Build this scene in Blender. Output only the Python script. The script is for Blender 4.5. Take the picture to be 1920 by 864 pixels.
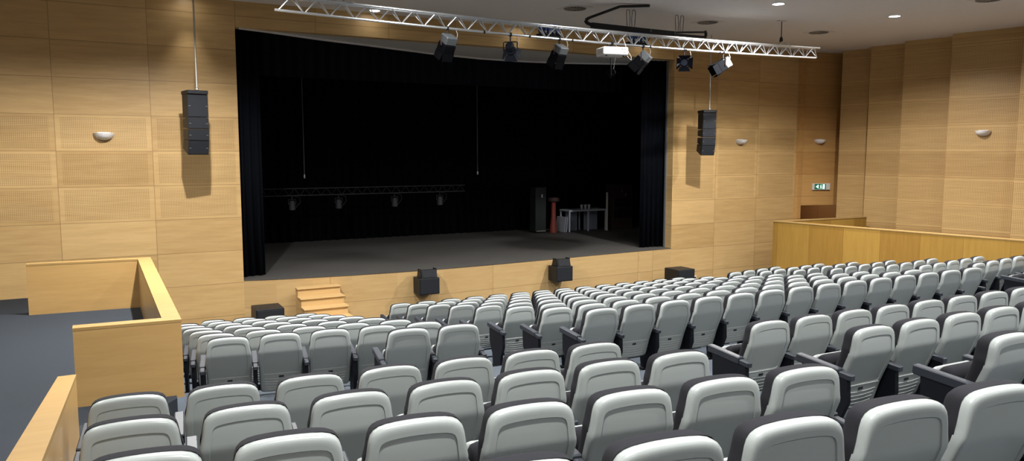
import bpy, math, random
from mathutils import Vector, Matrix, Euler
random.seed(7)
for o in list(bpy.data.objects): bpy.data.objects.remove(o)
SC = bpy.context.scene
COL = SC.collection
R = math.radians

# ---------------------------------------------------------------- camera
cd = bpy.data.cameras.new('camera'); cam = bpy.data.objects.new('camera', cd); COL.objects.link(cam)
cd.sensor_width = 36; cd.lens = 1425/1920*36; cd.clip_start = .05; cd.clip_end = 200
cam.location = (0, 0, 0); cam.rotation_euler = (R(90-5.78), 0, R(-28.3))
SC.camera = cam
# ---------------------------------------------------------------- world, exposure
w = bpy.data.worlds.new('world'); SC.world = w; w.use_nodes = True
w.node_tree.nodes['Background'].inputs[0].default_value = (0, 0, 0, 1)
w.node_tree.nodes['Background'].inputs[1].default_value = 0
SC.view_settings.view_transform = 'Standard'; SC.view_settings.look = 'None'
SC.view_settings.exposure = 0.0; SC.view_settings.gamma = 1; SC.view_settings.use_curve_mapping = False
LAMP_W = 1700.0           # each downlight over the seating
FRONT_W = 330.0          # the row beside the stage wall
WIDE_W = 420.0          # wide spill over the seats
WASH_W = 1150.0         # wide spill of the lamps nearest the walls
LAMP_COL = (1.0, .975, .95)
CEIL = 3.32; WY = 17.87  # ceiling height above the eye, distance of the stage wall
STAGE_Z = -2.855; FRONT_FLOOR = -4.035; LAND_Z = -2.62

# ---------------------------------------------------------------- helpers
class MB:
    def __init__(s): s.v = []; s.f = []
    def add(s, vs, fs, M=None):
        n = len(s.v)
        s.v += [tuple(M @ Vector(p)) if M else tuple(p) for p in vs]
        s.f += [tuple(n+i for i in f) for f in fs]; return s
    def box(s, x0, x1, y0, y1, z0, z1, M=None):
        return s.add([(x0,y0,z0),(x1,y0,z0),(x1,y1,z0),(x0,y1,z0),(x0,y0,z1),(x1,y0,z1),(x1,y1,z1),(x0,y1,z1)],
                     [(0,3,2,1),(4,5,6,7),(0,1,5,4),(1,2,6,5),(2,3,7,6),(3,0,4,7)], M)
    def bbox(s, x0, x1, y0, y1, z0, z1, b=.006, M=None):   # bevelled box
        vs = []; idx = {}
        X = (x0, x1); Y = (y0, y1); Z = (z0, z1)
        for i in (0,1):
            for j in (0,1):
                for k in (0,1):
                    sx, sy, sz = 1-2*i, 1-2*j, 1-2*k
                    for a, p in enumerate(((X[i], Y[j]+sy*b, Z[k]+sz*b), (X[i]+sx*b, Y[j], Z[k]+sz*b), (X[i]+sx*b, Y[j]+sy*b, Z[k]))):
                        idx[i,j,k,a] = len(vs); vs.append(p)
        g = lambda *q: idx[q]
        fs = []
        for i in (0,1): fs.append([g(i,0,0,0),g(i,1,0,0),g(i,1,1,0),g(i,0,1,0)][::(1 if i else -1)])
        for j in (0,1): fs.append([g(0,j,0,1),g(1,j,0,1),g(1,j,1,1),g(0,j,1,1)][::(-1 if j else 1)])
        for k in (0,1): fs.append([g(0,0,k,2),g(1,0,k,2),g(1,1,k,2),g(0,1,k,2)][::(1 if k else -1)])
        for i in (0,1):
            for j in (0,1): fs.append([g(i,j,0,0),g(i,j,1,0),g(i,j,1,1),g(i,j,0,1)][::(1 if i!=j else -1)])
        for i in (0,1):
            for k in (0,1): fs.append([g(i,0,k,0),g(i,1,k,0),g(i,1,k,2),g(i,0,k,2)][::(-1 if i!=k else 1)])
        for j in (0,1):
            for k in (0,1): fs.append([g(0,j,k,1),g(1,j,k,1),g(1,j,k,2),g(0,j,k,2)][::(1 if j!=k else -1)])
        for i in (0,1):
            for j in (0,1):
                for k in (0,1): fs.append([g(i,j,k,0),g(i,j,k,1),g(i,j,k,2)][::(1 if (i+j+k)%2 else -1)])
        return s.add(vs, fs, M)
    def tube(s, pts, r, n=8, M=None, cap=True):
        pts = [Vector(p) for p in pts]; vs = []; fs = []
        for i, p in enumerate(pts):
            d = (pts[min(i+1, len(pts)-1)] - pts[max(i-1, 0)]).normalized()
            a = d.orthogonal().normalized() if i == 0 else (a - d*a.dot(d)).normalized()
            b = d.cross(a); rr = r[i] if isinstance(r, (list, tuple)) else r
            for k in range(n):
                t = 2*math.pi*k/n; vs.append(p + a*rr*math.cos(t) + b*rr*math.sin(t))
        for i in range(len(pts)-1):
            for k in range(n):
                k2 = (k+1) % n; fs.append((i*n+k, i*n+k2, (i+1)*n+k2, (i+1)*n+k))
        if cap: fs.append(tuple(range(n))[::-1]); fs.append(tuple(range((len(pts)-1)*n, len(pts)*n)))
        return s.add(vs, fs, M)
    def lathe(s, prof, n=24, M=None, a0=0, a1=2*math.pi):
        vs = []; fs = []; full = abs(a1-a0-2*math.pi) < 1e-6; m = n if full else n+1
        for r_, z in prof:
            for k in range(m):
                t = a0+(a1-a0)*k/n; vs.append((r_*math.cos(t), r_*math.sin(t), z))
        for i in range(len(prof)-1):
            for k in range(n):
                k2 = (k+1) % m; fs.append((i*m+k, i*m+k2, (i+1)*m+k2, (i+1)*m+k))
        return s.add(vs, fs, M)
    def prism(s, poly, z0, z1, M=None):        # polygon in xy, counter-clockwise
        n = len(poly)
        vs = [(x, y, z0) for x, y in poly] + [(x, y, z1) for x, y in poly]
        fs = [tuple(range(n))[::-1], tuple(range(n, 2*n))] + [(i, (i+1) % n, n+(i+1) % n, n+i) for i in range(n)]
        return s.add(vs, fs, M)
    def build(s, name, mat, parent=None, smooth=35, uv=False):
        me = bpy.data.meshes.new(name); me.from_pydata(s.v, [], s.f); me.update()
        import bmesh
        bm = bmesh.new(); bm.from_mesh(me)
        bmesh.ops.recalc_face_normals(bm, faces=bm.faces)
        if smooth:
            for f in bm.faces: f.smooth = True
            for e in bm.edges:
                if len(e.link_faces) == 2 and e.calc_face_angle(0) > R(smooth): e.smooth = False
        if uv:
            L = bm.loops.layers.uv.new('UVMap')
            for f in bm.faces:
                n = f.normal
                for l in f.loops:
                    p = l.vert.co
                    if abs(n.z) > .7: l[L].uv = (p.x, p.y)
                    else:
                        t = Vector((-n.y, n.x, 0)).normalized(); l[L].uv = (p.x*t.x+p.y*t.y, p.z)
        bm.to_mesh(me); bm.free()
        me.materials.append(mat)
        o = bpy.data.objects.new(name, me); COL.objects.link(o)
        if parent: o.parent = parent
        return o
def tag(o, label=None, cat=None, group=None, kind=None):
    if label: o['label'] = label
    if cat: o['category'] = cat
    if group: o['group'] = group
    if kind: o['kind'] = kind
    return o
def thing(name, label, cat, loc=(0,0,0), rz=0, group=None, rot=None):
    o = bpy.data.objects.new(name, None); COL.objects.link(o)
    o.empty_display_size = .1; o.location = loc; o.rotation_euler = rot if rot else (0, 0, rz)
    return tag(o, label, cat, group)
def struct(o): o['kind'] = 'structure'; return o
def T(x, y, z, rz=0): return Matrix.Translation((x, y, z)) @ Matrix.Rotation(rz, 4, 'Z')
def aim(d, up=(0,0,1)):      # matrix whose +Y looks along d, +Z up
    y = Vector(d).normalized(); x = y.cross(Vector(up)).normalized(); z = x.cross(y)
    return Matrix((x, y, z)).transposed().to_4x4()

# ---------------------------------------------------------------- materials
class NT:
    def __init__(s, name):
        s.m = bpy.data.materials.new(name); s.m.use_nodes = True
        s.t = s.m.node_tree; s.b = s.t.nodes['Principled BSDF']
    def n(s, typ, **kw):
        nd = s.t.nodes.new(typ)
        for k, v in kw.items():
            if k.startswith('i_'): nd.inputs[k[2:]].default_value = v
            else: setattr(nd, k, v)
        return nd
    def l(s, a, b): s.t.links.new(a, b)
    def put(s, sock, v):
        if isinstance(v, (int, float)): sock.default_value = v
        elif isinstance(v, (tuple, list)): sock.default_value = v
        else: s.l(v, sock)
    def math(s, op, a, b=0.0, c=None):
        nd = s.n('ShaderNodeMath', operation=op); s.put(nd.inputs[0], a); s.put(nd.inputs[1], b)
        if c is not None: s.put(nd.inputs[2], c)
        return nd.outputs[0]
    def mix(s, f, a, b, mode='MIX'):
        nd = s.n('ShaderNodeMix', data_type='RGBA', blend_type=mode)
        s.put(nd.inputs['Factor'], f); s.put(nd.inputs['A'], a); s.put(nd.inputs['B'], b); return nd.outputs['Result']
    def xyz(s, x, y, z):
        nd = s.n('ShaderNodeCombineXYZ'); s.put(nd.inputs[0], x); s.put(nd.inputs[1], y); s.put(nd.inputs[2], z); return nd.outputs[0]
    def noise(s, vec, scale, detail=3, rough=.5):
        nd = s.n('ShaderNodeTexNoise'); s.l(vec, nd.inputs['Vector'])
        nd.inputs['Scale'].default_value = scale; nd.inputs['Detail'].default_value = detail; nd.inputs['Roughness'].default_value = rough
        return nd.outputs['Fac']
    def set(s, col=None, rough=None, metal=None, spec=None):
        if col is not None: s.put(s.b.inputs['Base Color'], col)
        if rough is not None: s.put(s.b.inputs['Roughness'], rough)
        if metal is not None: s.b.inputs['Metallic'].default_value = metal
        if spec is not None: s.b.inputs['Specular IOR Level'].default_value = spec
        return s.m
def plain(name, col, rough=.5, metal=0, spec=.5, var=.08, scale=30):
    t = NT(name); c = t.n('ShaderNodeTexCoord').outputs['Object']
    f = t.noise(c, scale, 3)
    a = tuple(max(0, x*(1-var)) for x in col)+(1,); b = tuple(x*(1+var) for x in col)+(1,)
    return t.set(t.mix(f, a, b), rough, metal, spec)
def wood(name, dark, light, x0=-.79, px=1.76, z0=.05, pz=.737, perf=None, vert=False, var=.5, joint=.0055, rough=.42, spec=.35, perf_margin=.1):
    t = NT(name); uv = t.n('ShaderNodeUVMap', uv_map='UVMap').outputs[0]
    sp = t.n('ShaderNodeSeparateXYZ'); t.l(uv, sp.inputs[0]); u, v = sp.outputs[0], sp.outputs[1]
    if vert: gu, gv = v, u
    else: gu, gv = u, v
    fu = t.math('DIVIDE', t.math('SUBTRACT', u, x0), px); fv = t.math('DIVIDE', t.math('SUBTRACT', v, z0), pz)
    iu = t.math('FLOOR', fu); iv = t.math('FLOOR', fv)
    wn = t.n('ShaderNodeTexWhiteNoise', noise_dimensions='2D'); t.l(t.xyz(t.math('ADD', iu, .5), t.math('ADD', iv, .5), 0), wn.inputs['Vector'])
    rnd = wn.outputs['Value']
    off = t.math('MULTIPLY', rnd, 37.0)
    g1 = t.noise(t.xyz(t.math('ADD', t.math('MULTIPLY', gu, .9), off), t.math('MULTIPLY', gv, 9.0), off), 1.3, 5, .6)
    g2 = t.noise(t.xyz(t.math('ADD', t.math('MULTIPLY', gu, 3.0), off), t.math('MULTIPLY', gv, 95.0), 0), 1.0, 2, .6)
    f = t.math('ADD', t.math('MULTIPLY', g1, .75), t.math('MULTIPLY', g2, .25))
    f = t.math('ADD', t.math('MULTIPLY', t.math('SUBTRACT', f, .5), 1.5), t.math('ADD', .5, t.math('MULTIPLY', t.math('SUBTRACT', rnd, .5), var)))
    cl = t.n('ShaderNodeClamp'); t.l(f, cl.inputs[0]); f = cl.outputs[0]
    col = t.mix(f, dark+(1,), light+(1,))
    du = t.math('MULTIPLY', t.math('PINGPONG', fu, .5), px); dv = t.math('MULTIPLY', t.math('PINGPONG', fv, .5), pz)
    jm = t.math('LESS_THAN', t.math('MINIMUM', du, dv), joint)
    if perf:
        zlo, zhi, step = perf
        a = t.math('SUBTRACT', t.math('FRACT', t.math('DIVIDE', u, step)), .5); b = t.math('SUBTRACT', t.math('FRACT', t.math('DIVIDE', v, step)), .5)
        d = t.math('SQRT', t.math('ADD', t.math('MULTIPLY', a, a), t.math('MULTIPLY', b, b)))
        dot = t.math('LESS_THAN', d, .27)
        inz = t.math('MULTIPLY', t.math('GREATER_THAN', v, zlo), t.math('LESS_THAN', v, zhi))
        inm = t.math('MULTIPLY', t.math('GREATER_THAN', du, perf_margin), t.math('GREATER_THAN', dv, .06))
        dot = t.math('MULTIPLY', dot, t.math('MULTIPLY', inz, inm))
        col = t.mix(t.math('MULTIPLY', dot, .62), col, (dark[0]*.25, dark[1]*.22, dark[2]*.2, 1))
    col = t.mix(t.math('MULTIPLY', jm, .6), col, (dark[0]*.3, dark[1]*.27, dark[2]*.25, 1))
    return t.set(col, rough, 0, spec)

WD, WL = (.45, .28, .11), (.67, .455, .205)
M_WALL = wood('maple_wall_panels', WD, WL, perf=(-1.42, .787, .0335))
M_WALLR = wood('perforated_maple_panels', (.40, .24, .09), (.56, .37, .155), x0=-500, px=1000, perf=(-4, 3.2, .042))
M_EXIT = wood('maple_exit_panels', (.45, .235, .075), (.60, .35, .125), x0=-500, px=1000)
M_FASC = wood('maple_stage_fascia', (.47, .30, .125), (.62, .43, .20), x0=.16, px=2.47, z0=-3.5, pz=5, var=.25)
M_STEP = wood('maple_steps', (.50, .32, .13), (.62, .42, .19), x0=-50, px=100, z0=-50, pz=100, var=0)
M_RAIL = wood('varnished_vertical_maple', (.27, .142, .027), (.395, .235, .052), x0=.15, px=1.0, z0=-50, pz=100, vert=True, var=.7, joint=.003, rough=.35)
M_BOX = wood('pale_maple_partition', (.40, .24, .085), (.53, .34, .135), x0=-50, px=100, z0=-50, pz=100, var=0, rough=.3)
M_CAP = wood('varnished_maple_caps', (.31, .19, .066), (.42, .27, .10), x0=-50, px=100, z0=-50, pz=100, var=0)
M_CORRWOOD = wood('lightened_corridor_wood', (.50, .27, .11), (.62, .36, .16), x0=0, px=.9, z0=-50, pz=100)  # wood colour lightened so bounce light shows in the dim corridor
M_CREAM = plain('cream_bounce_paint', (.78, .74, .66), .8, var=.03)  # pale colour picked for the unseen walls to bounce more light
M_CEIL = plain('ceiling_plaster', (.80, .775, .75), .9, var=.03, scale=6)
M_BLACKROOM = plain('black_stage_paint', (.006, .007, .009), .9, spec=.1)
M_CURT = plain('black_velour', (.004, .005, .0075), 1, spec=.05)
M_BORDER = plain('charcoal_velour', (.012, .014, .020), 1, spec=.05)
def m_carpet(name, q):
    t = NT(name); c = t.n('ShaderNodeTexCoord').outputs['Object']
    f = t.noise(c, 90, 4, .8); g = t.noise(c, 3, 3)
    col = t.mix(f, (.027*q, .033*q, .042*q, 1), (.078*q, .091*q, .107*q, 1)); col = t.mix(t.math('MULTIPLY', g, .25), col, (.05*q, .058*q, .07*q, 1))
    return t.set(col, .95, 0, .1)
M_CARPET = m_carpet('blue_grey_carpet', 1.25); M_CARPET2 = m_carpet('shaded_landing_carpet', .62)  # landing copy darkened in colour to stand in for its dimmer light
def m_stage():
    t = NT('scuffed_black_stage_floor'); c = t.n('ShaderNodeTexCoord').outputs['Object']
    sp = t.n('ShaderNodeSeparateXYZ'); t.l(c, sp.inputs[0])
    g = t.noise(t.xyz(t.math('MULTIPLY', sp.outputs[0], .6), t.math('MULTIPLY', sp.outputs[1], 4), 0), 1.5, 6, .7)
    h = t.noise(c, 14, 4, .7)
    col = t.mix(t.math('ADD', t.math('MULTIPLY', g, .7), t.math('MULTIPLY', h, .3)), (.03, .029, .028, 1), (.13, .125, .115, 1))
    return t.set(col, .55, 0, .3)
M_STAGE = m_stage()
M_PLASTIC = plain('light_grey_seat_plastic', (.315, .345, .337), .33, spec=.45, var=.03, scale=180)
M_FABRIC = plain('charcoal_seat_fabric', (.017, .0172, .021), .9, spec=.15, var=.35, scale=260)
M_ARM = plain('blue_black_armrest', (.027, .032, .041), .5, spec=.4, var=.1)
M_SIDE = plain('black_side_panel', (.006, .007, .011), .6, spec=.2, var=.15)
M_BLACK = plain('black_cabinet', (.009, .010, .012), .5, spec=.4, var=.2)
M_MATT = plain('matt_black_lamp_paint', (.0045, .005, .0065), .8, spec=.06)
M_GRILLE = plain('black_grille', (.012, .014, .018), .7, spec=.3, var=.4, scale=220)
M_ALU = plain('truss_aluminium', (.62, .64, .66), .36, .75, var=.06, scale=40)
M_STEEL = plain('galvanised_steel', (.5, .49, .46), .45, .7, var=.1)
M_SILVER = plain('silver_lamp_housing', (.13, .145, .155), .55, .3, var=.25, scale=60)
M_DKBLUE = plain('dark_blue_lamp_paint', (.006, .009, .018), .65, spec=.2, var=.2)
M_WHITE = plain('white_plastic', (.80, .81, .80), .4, var=.02)
M_PLASTER = plain('white_plaster', (.90, .89, .88), .7, var=.03)
M_VENT = plain('grey_vent_plate', (.74, .71, .69), .7, var=.03)
M_VANE = plain('brown_grey_vent_vane', (.28, .25, .21), .6)
M_VENTDK = plain('dark_vent_slot', (.035, .03, .027), .8)
M_RED = plain('dark_red_paint', (.24, .045, .033), .5, var=.1)
M_BROWN = plain('brown_board', (.05, .026, .022), .7, var=.2)
M_TABLE = plain('pale_grey_laminate', (.50, .54, .62), .5, var=.06)
M_HEAD = plain('blue_lamp_head', (.03, .07, .24), .4)
M_LENS = plain('lamp_glass', (.05, .06, .09), .08, spec=.8)
M_OUTLET = plain('outlet_plastic', (.7, .66, .6), .5)
def emit(name, col, s):
    t = NT(name); c = t.n('ShaderNodeTexCoord').outputs['Object']
    t.put(t.b.inputs['Emission Color'], t.mix(t.noise(c, 20, 1), col+(1,), tuple(x*.96 for x in col)+(1,)))
    t.b.inputs['Emission Strength'].default_value = s; t.set(col+(1,), .4); return t.m
M_GLOW = emit('downlight_diffuser', (1, .98, .96), 14)
M_EXITG = emit('exit_sign_green', (.012, .16, .09), .25)
M_EXITW = emit('exit_sign_white', (.75, 1, .88), .85)

# ---------------------------------------------------------------- room shell
BACK = -9.0; LEFT = -8.0
mb = MB()
mb.box(LEFT, 2.72, WY, WY+.27, -4.3, CEIL+.02)
mb.box(15.10, 20.36, WY, WY+.27, -4.3, CEIL+.02)
mb.box(2.72, 15.10, WY, WY+.27, 2.76, CEIL+.02)
struct(mb.build('wall_front', M_WALL, smooth=0, uv=True))
struct(MB().box(20.36, 20.54, WY-.10, WY+.3, -4.3, CEIL).build('trim_1', M_EXIT, smooth=0, uv=True))     # pilaster by the exit
ex0, ex1 = Vector((20.5, 17.86, 0)), Vector((22.2, 17.44, 0))
mb = MB(); mb.prism([(ex0.x, ex0.y), (ex1.x, ex1.y), (ex1.x, ex1.y+.2), (ex0.x, ex0.y+.2)], -1.73, CEIL)
struct(mb.build('wall_exit', M_EXIT, smooth=0, uv=True))
mb = MB(); mb.box(20.40, 20.54, 18.1, 20.6, -4.3, -1.6); mb.box(20.4, 24, 20.6, 20.8, -4.3, -1.6); mb.box(23.8, 24, 16, 20.6, -4.3, -1.6); mb.box(20.4, 24, 17.9, 20.8, -1.72, -1.6)
struct(mb.build('wall_corridor', M_CORRWOOD, smooth=0, uv=True))
# saw-tooth wall on the right
teeth = [(21.40, 17.05), (21.74, 16.10), (21.34, 15.97), (21.70, 14.90), (21.20, 14.74), (21.60, 13.40), (21.08, 13.22), (21.52, 11.50), (20.98, 11.30), (21.50, 9.4),
         (20.95, 9.2), (21.5, 7.2), (20.95, 7.0), (21.5, 5.0), (20.95, 4.8), (21.5, 2.8), (20.95, 2.6), (21.5, .6), (20.95, .4), (21.5, -2.0), (20.95, -2.2), (21.5, BACK)]
mb = MB()
poly = teeth + [(22.6, BACK), (22.6, 17.05)]
mb.prism(poly, -4.3, CEIL+.02)
struct(mb.build('wall_right', M_WALLR, smooth=0, uv=True))
struct(MB().box(LEFT-.2, LEFT, BACK, WY+.3, -4.3, CEIL+.02).build('wall_left', M_CREAM, smooth=0, uv=True))
struct(MB().box(LEFT-.2, 22.8, BACK-.2, BACK, -4.3, CEIL+.02).build('wall_back', M_CREAM, smooth=0, uv=True))
struct(MB().box(LEFT-.2, 24.2, BACK-.2, WY+.27, CEIL, CEIL+.2).build('ceiling', M_CEIL, smooth=0))

# terraced floor: one prism per row
ROW_H = .93
def edge_f(k):      # rear edge of front terrace k
    e = []
    yL = 7.457+1.033*(k-1)-.24; yR = 7.436+1.047*(k-1)-.24; yQ = 7.196+1.056*(k-1)-.24
    for x in (LEFT, .5, 3.9): e.append((x, yL+math.tan(R(-7.95))*(max(x, -1)-3.37)))
    for x in (4.7, 13.2): e.append((x, yR+math.tan(R(-1.33))*(x-5.26)))
    for x in (14.0, 19.5, 23.8): e.append((x, yQ+math.tan(R(6.33))*(min(x, 19.5)-14.4)))
    return e
def edge_b(k):
    y = 4.905-1.03*(k-1)-.26
    return [(LEFT, y+.5), (3.9, y-.03), (4.7, y-.0), (23.8, y-.2)]
mb = MB()
for k in range(1, 9):
    z = -1.87-.1764*(k-1)-ROW_H
    a = edge_f(k); b = edge_f(k+1) if k < 8 else [(x, y+.15) for x, y in edge_f(9)]
    mb.prism(a+b[::-1], -4.6, z)
fe = [(x, y+.15) for x, y in edge_f(9)]
mb.prism(fe+[(23.8, 21), (LEFT, 21)], -4.6, FRONT_FLOOR)
c0 = [(x, y+1.16) for x, y in edge_b(1)]
mb.prism(c0+edge_f(1)[::-1], -4.6, LAND_Z)                                   # cross aisle
for k in range(1, 14):
    z = -1.52+.166*(k-1)-ROW_H
    a = edge_b(k+1); b = edge_b(k) if k > 1 else c0
    mb.prism(a+b[::-1], -4.6, z)
struct(mb.build('floor', M_CARPET, smooth=0))
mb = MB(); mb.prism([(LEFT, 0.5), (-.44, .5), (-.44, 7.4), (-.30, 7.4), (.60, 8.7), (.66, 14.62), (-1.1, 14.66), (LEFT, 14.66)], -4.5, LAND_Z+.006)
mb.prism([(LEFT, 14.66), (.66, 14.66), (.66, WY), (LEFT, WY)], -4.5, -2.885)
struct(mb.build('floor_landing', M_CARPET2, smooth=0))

# stage: curved apron, black floor, black box
arc = [(2.72, 17.87), (3.4, 17.70), (4.2, 17.56), (5.1, 17.46), (6.2, 17.39), (7.4, 17.37), (8.7, 17.42), (10.1, 17.52), (11.4, 17.64), (12.7, 17.75), (13.9, 17.83), (15.1, 17.87)]
mb = MB(); mb.prism(arc+[(15.1, 18.2), (2.72, 18.2)], -4.3, STAGE_Z-.01)
struct(mb.build('wall_stage', M_FASC, smooth=25, uv=True))
mb = MB(); mb.prism([(x, y-.012) for x, y in arc]+[(15.1, 18.1), (20, 18.14), (20, 26.5), (-1, 26.5), (-1, 18.14), (2.72, 18.1)], STAGE_Z-.012, STAGE_Z)
struct(mb.build('floor_stage', M_STAGE, smooth=0))
mb = MB()
mb.box(-1.2, -1, 18.14, 26.5, -3.0, 6.5); mb.box(20, 20.2, 18.14, 26.5, -3.0, 6.5); mb.box(-1.2, 20.2, 26.5, 26.7, -3.0, 6.5)
mb.box(-1.2, 20.2, 18.14, 26.7, 6.5, 6.7); mb.box(-1.2, 2.70, 18.14, 18.2, -3, 6.5); mb.box(15.14, 20.2, 18.14, 18.2, -3, 6.5); mb.box(2.6, 15.2, 18.14, 18.2, CEIL, 6.5)
struct(mb.build('wall_stage_house', M_BLACKROOM, smooth=0))
sof = [(2.8, 17.92), (3.44, 18.14), (4.81, 18.74), (6.08, 19.15), (8.24, 19.92), (9.85, 20.26), (11.2, 20.28), (12.31, 20.12), (13.3, 19.8), (14.19, 19.42), (15.05, 19.0)]
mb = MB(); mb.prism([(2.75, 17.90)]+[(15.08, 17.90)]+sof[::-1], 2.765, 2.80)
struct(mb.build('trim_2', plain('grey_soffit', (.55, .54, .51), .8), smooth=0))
mb = MB()
for a, b in zip(sof[:-1], sof[1:]):
    d = (Vector(b)-Vector(a)).normalized(); n = Vector((-d.y, d.x))*.025
    mb.prism([(a[0]-n.x, a[1]-n.y), (b[0]-n.x, b[1]-n.y), (b[0]+n.x, b[1]+n.y), (a[0]+n.x, a[1]+n.y)], 2.725, 2.80)
struct(mb.build('trim_3', plain('pale_metal_edge', (.75, .75, .74), .4, .2), smooth=0))
struct(MB().box(15.06, 15.10, 18.14, 18.20, STAGE_Z, 2.76).build('trim_4', plain('grey_metal_strip', (.16, .17, .18), .5, .3), smooth=0))

# ---------------------------------------------------------------- ceiling lamps and vents
def downlight(x, y, label, power, ang=95, blend=1.0, group=None, wide=0):
    t = thing('ceiling_downlight', label, 'ceiling light', (x, y, CEIL), group=group)
    MB().lathe([(.125, -.001), (.125, -.012), (.15, -.014), (.16, -.004), (.16, 0)], 28).build('trim_ring', M_WHITE, t)
    MB().lathe([(0, -.004), (.07, -.004), (.125, -.004)], 28).build('diffuser', M_GLOW, t)
    for a_, b_, p_ in ((ang, blend, power), (156, .40, wide)):      # reflector beam and wide spill of the lamp
        if p_ <= 0: continue
        ld = bpy.data.lights.new('downlight_lamp', 'SPOT'); ld.energy = p_; ld.color = LAMP_COL
        ld.spot_size = R(a_); ld.spot_blend = b_; ld.shadow_soft_size = .09
        lo = bpy.data.objects.new('lamp_light', ld); COL.objects.link(lo); lo.parent = t; lo.location = (0, 0, -.03)
gl = 'round recessed downlight in the grey ceiling over the seating'
LX = [-2.4, 1.4, 5.4, 9.45, 13.46, 17.13]
for y in (12.4, 7.1, 1.9, -3.4):
    for x in LX:
        if y > 12 and x > 13: 
            lab = 'round lit ceiling downlight nearest the top edge of the photo' if x < 15 else 'round lit ceiling downlight closest to the stepped right wall'
            downlight(x, y+(.07 if x < 15 else -.18), lab, LAMP_W, wide=WASH_W*(2.3 if x < 15 else .85))
        else: downlight(x, y, gl, LAMP_W*(.12 if x < 0 else 1)*(.5 if y < 0 else .8 if y < 3 else 1), wide={1.4: 2.3, -2.4: .55}.get(x, .3)*WASH_W if y > 12 else WIDE_W*(.45 if x < 0 else 1), group='downlights out of view over the seats')
for x, lab in ((1.75, None), (5.78, 'round lit downlight above the left end of the truss, by the stage wall'), (9.81, 'lit downlight behind the middle of the truss, by the stage wall'), (13.84, 'lit downlight behind the right light bar by the stage wall')):
    downlight(x, 17.5, lab or 'round recessed downlight above the left hanging speaker', FRONT_W*(.35 if x < 5 else 1), 60, 1)
t = thing('corridor_fill_lamp', 'added unseen fill lamp inside the corridor behind the exit opening', 'ceiling light', (22.6, 19.4, -1.72))  # unseen lamp added to brighten the dark exit opening
MB().lathe([(0, -.05), (.10, -.045), (.14, -.02), (.15, 0)], 20).build('diffuser', M_PLASTER, t)
ld = bpy.data.lights.new('corridor_fill', 'POINT'); ld.energy = 9; ld.color = (1, .85, .65); ld.shadow_soft_size = .08
lo = bpy.data.objects.new('lamp_light', ld); COL.objects.link(lo); lo.parent = t; lo.location = (0, 0, -.14)
def vent(x, y, label):
    t = thing('ceiling_vent', label, 'ceiling vent', (x, y, CEIL), group='swirl vents in the ceiling')
    MB().bbox(-.30, .30, -.30, .30, -.012, .0, .004).build('plate', M_VENT, t)
    m = MB(); m.lathe([(0, -.020), (.24, -.020), (.25, -.012)], 28); m.build('slot_disc', M_VENTDK, t)
    m = MB()
    for k in range(16):
        a = 2*math.pi*k/16; m.box(.07, .235, -.012, .012, -.026, -.018, Matrix.Rotation(a, 4, 'Z') @ Matrix.Rotation(.5, 4, 'X'))
    m.lathe([(.235, -.018), (.25, -.026), (.265, -.012)], 28); m.lathe([(0, -.028), (.06, -.028), (.07, -.018)], 16)
    m.build('vanes', M_VANE, t)
vent(9.74, 15.04, 'swirl ceiling vent left of the black cable carrier')
vent(13.71, 15.0, 'swirl ceiling vent right of the black cable carrier')
vent(17.53, 14.78, 'swirl ceiling vent above the right end of the truss')
vent(17.07, 9.95, 'swirl ceiling vent cut by the top edge of the photo')

# ---------------------------------------------------------------- auditorium seat
def prof(z):
    pts = [(-1, .5), (.21, .195), (.43, .130), (.69, .024), (.712, .0145), (.735, .0095), (.80, .005), (.93, 0), (2, -.02)]
    for (a, ya), (b, yb) in zip(pts[:-1], pts[1:]):
        if a <= z <= b: return ya+(yb-ya)*(z-a)/(b-a)
OUT = [(0, .93), (.05, .9293), (.10, .9265), (.14, .922), (.172, .914), (.197, .900), (.212, .880), (.2205, .852), (.2255, .82), (.2305, .785), (.236, .755), (.2405, .735), (.243, .712), (.2435, .69), (.242, .60), (.240, .53), (.238, .44),
       (.236, .36), (.233, .27), (.226, .232), (.20, .215), (.10, .21), (0, .21)]
PAN = [(0, .868), (.045, .8675), (.09, .865), (.128, .861), (.154, .855), (.169, .845), (.177, .831), (.181, .815), (.1835, .797), (.186, .775), (.189, .753), (.191, .735), (.194, .712), (.1955, .69), (.197, .60), (.197, .53), (.196, .475),
       (.193, .462), (.185, .456), (.16, .453), (.11, .452), (.05, .452), (0, .452)]
NH = len(OUT)
def ins(pts, d, zc=.57): return [(x*(1-d/.24), zc+(z-zc)*(1-d/.36)) for x, z in pts]
def rim(d, dt): return [(x*(1-d/.24), (z-dt*min(1, max(0, (z-.8)/.09))) if z > .57 else .57+(z-.57)*(1-d/.36)) for x, z in OUT]
def loops_mesh(loops, fill=True):
    m = MB(); n = NH; per = 2*n-2; vs = []; fs = []
    for pts, dy in loops:
        full = pts + [(-x, z) for x, z in pts[-2:0:-1]]
        vs += [(x, prof(z)+dy, z) for x, z in full]
    for a in range(len(loops)-1):
        for i in range(per):
            j = (i+1) % per; fs.append((a*per+i, a*per+j, (a+1)*per+j, (a+1)*per+i))
    if fill:
        b = (len(loops)-1)*per
        Rr = lambda i: b+i
        Ll = lambda i: b if i == 0 else (b+n-1 if i == n-1 else b+per-i)
        for i in range(n-1):
            q = [Ll(i), Rr(i), Rr(i+1), Ll(i+1)]; u = []
            for k in q:
                if k not in u: u.append(k)
            fs.append(tuple(u))
    return m.add(vs, fs)
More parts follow.
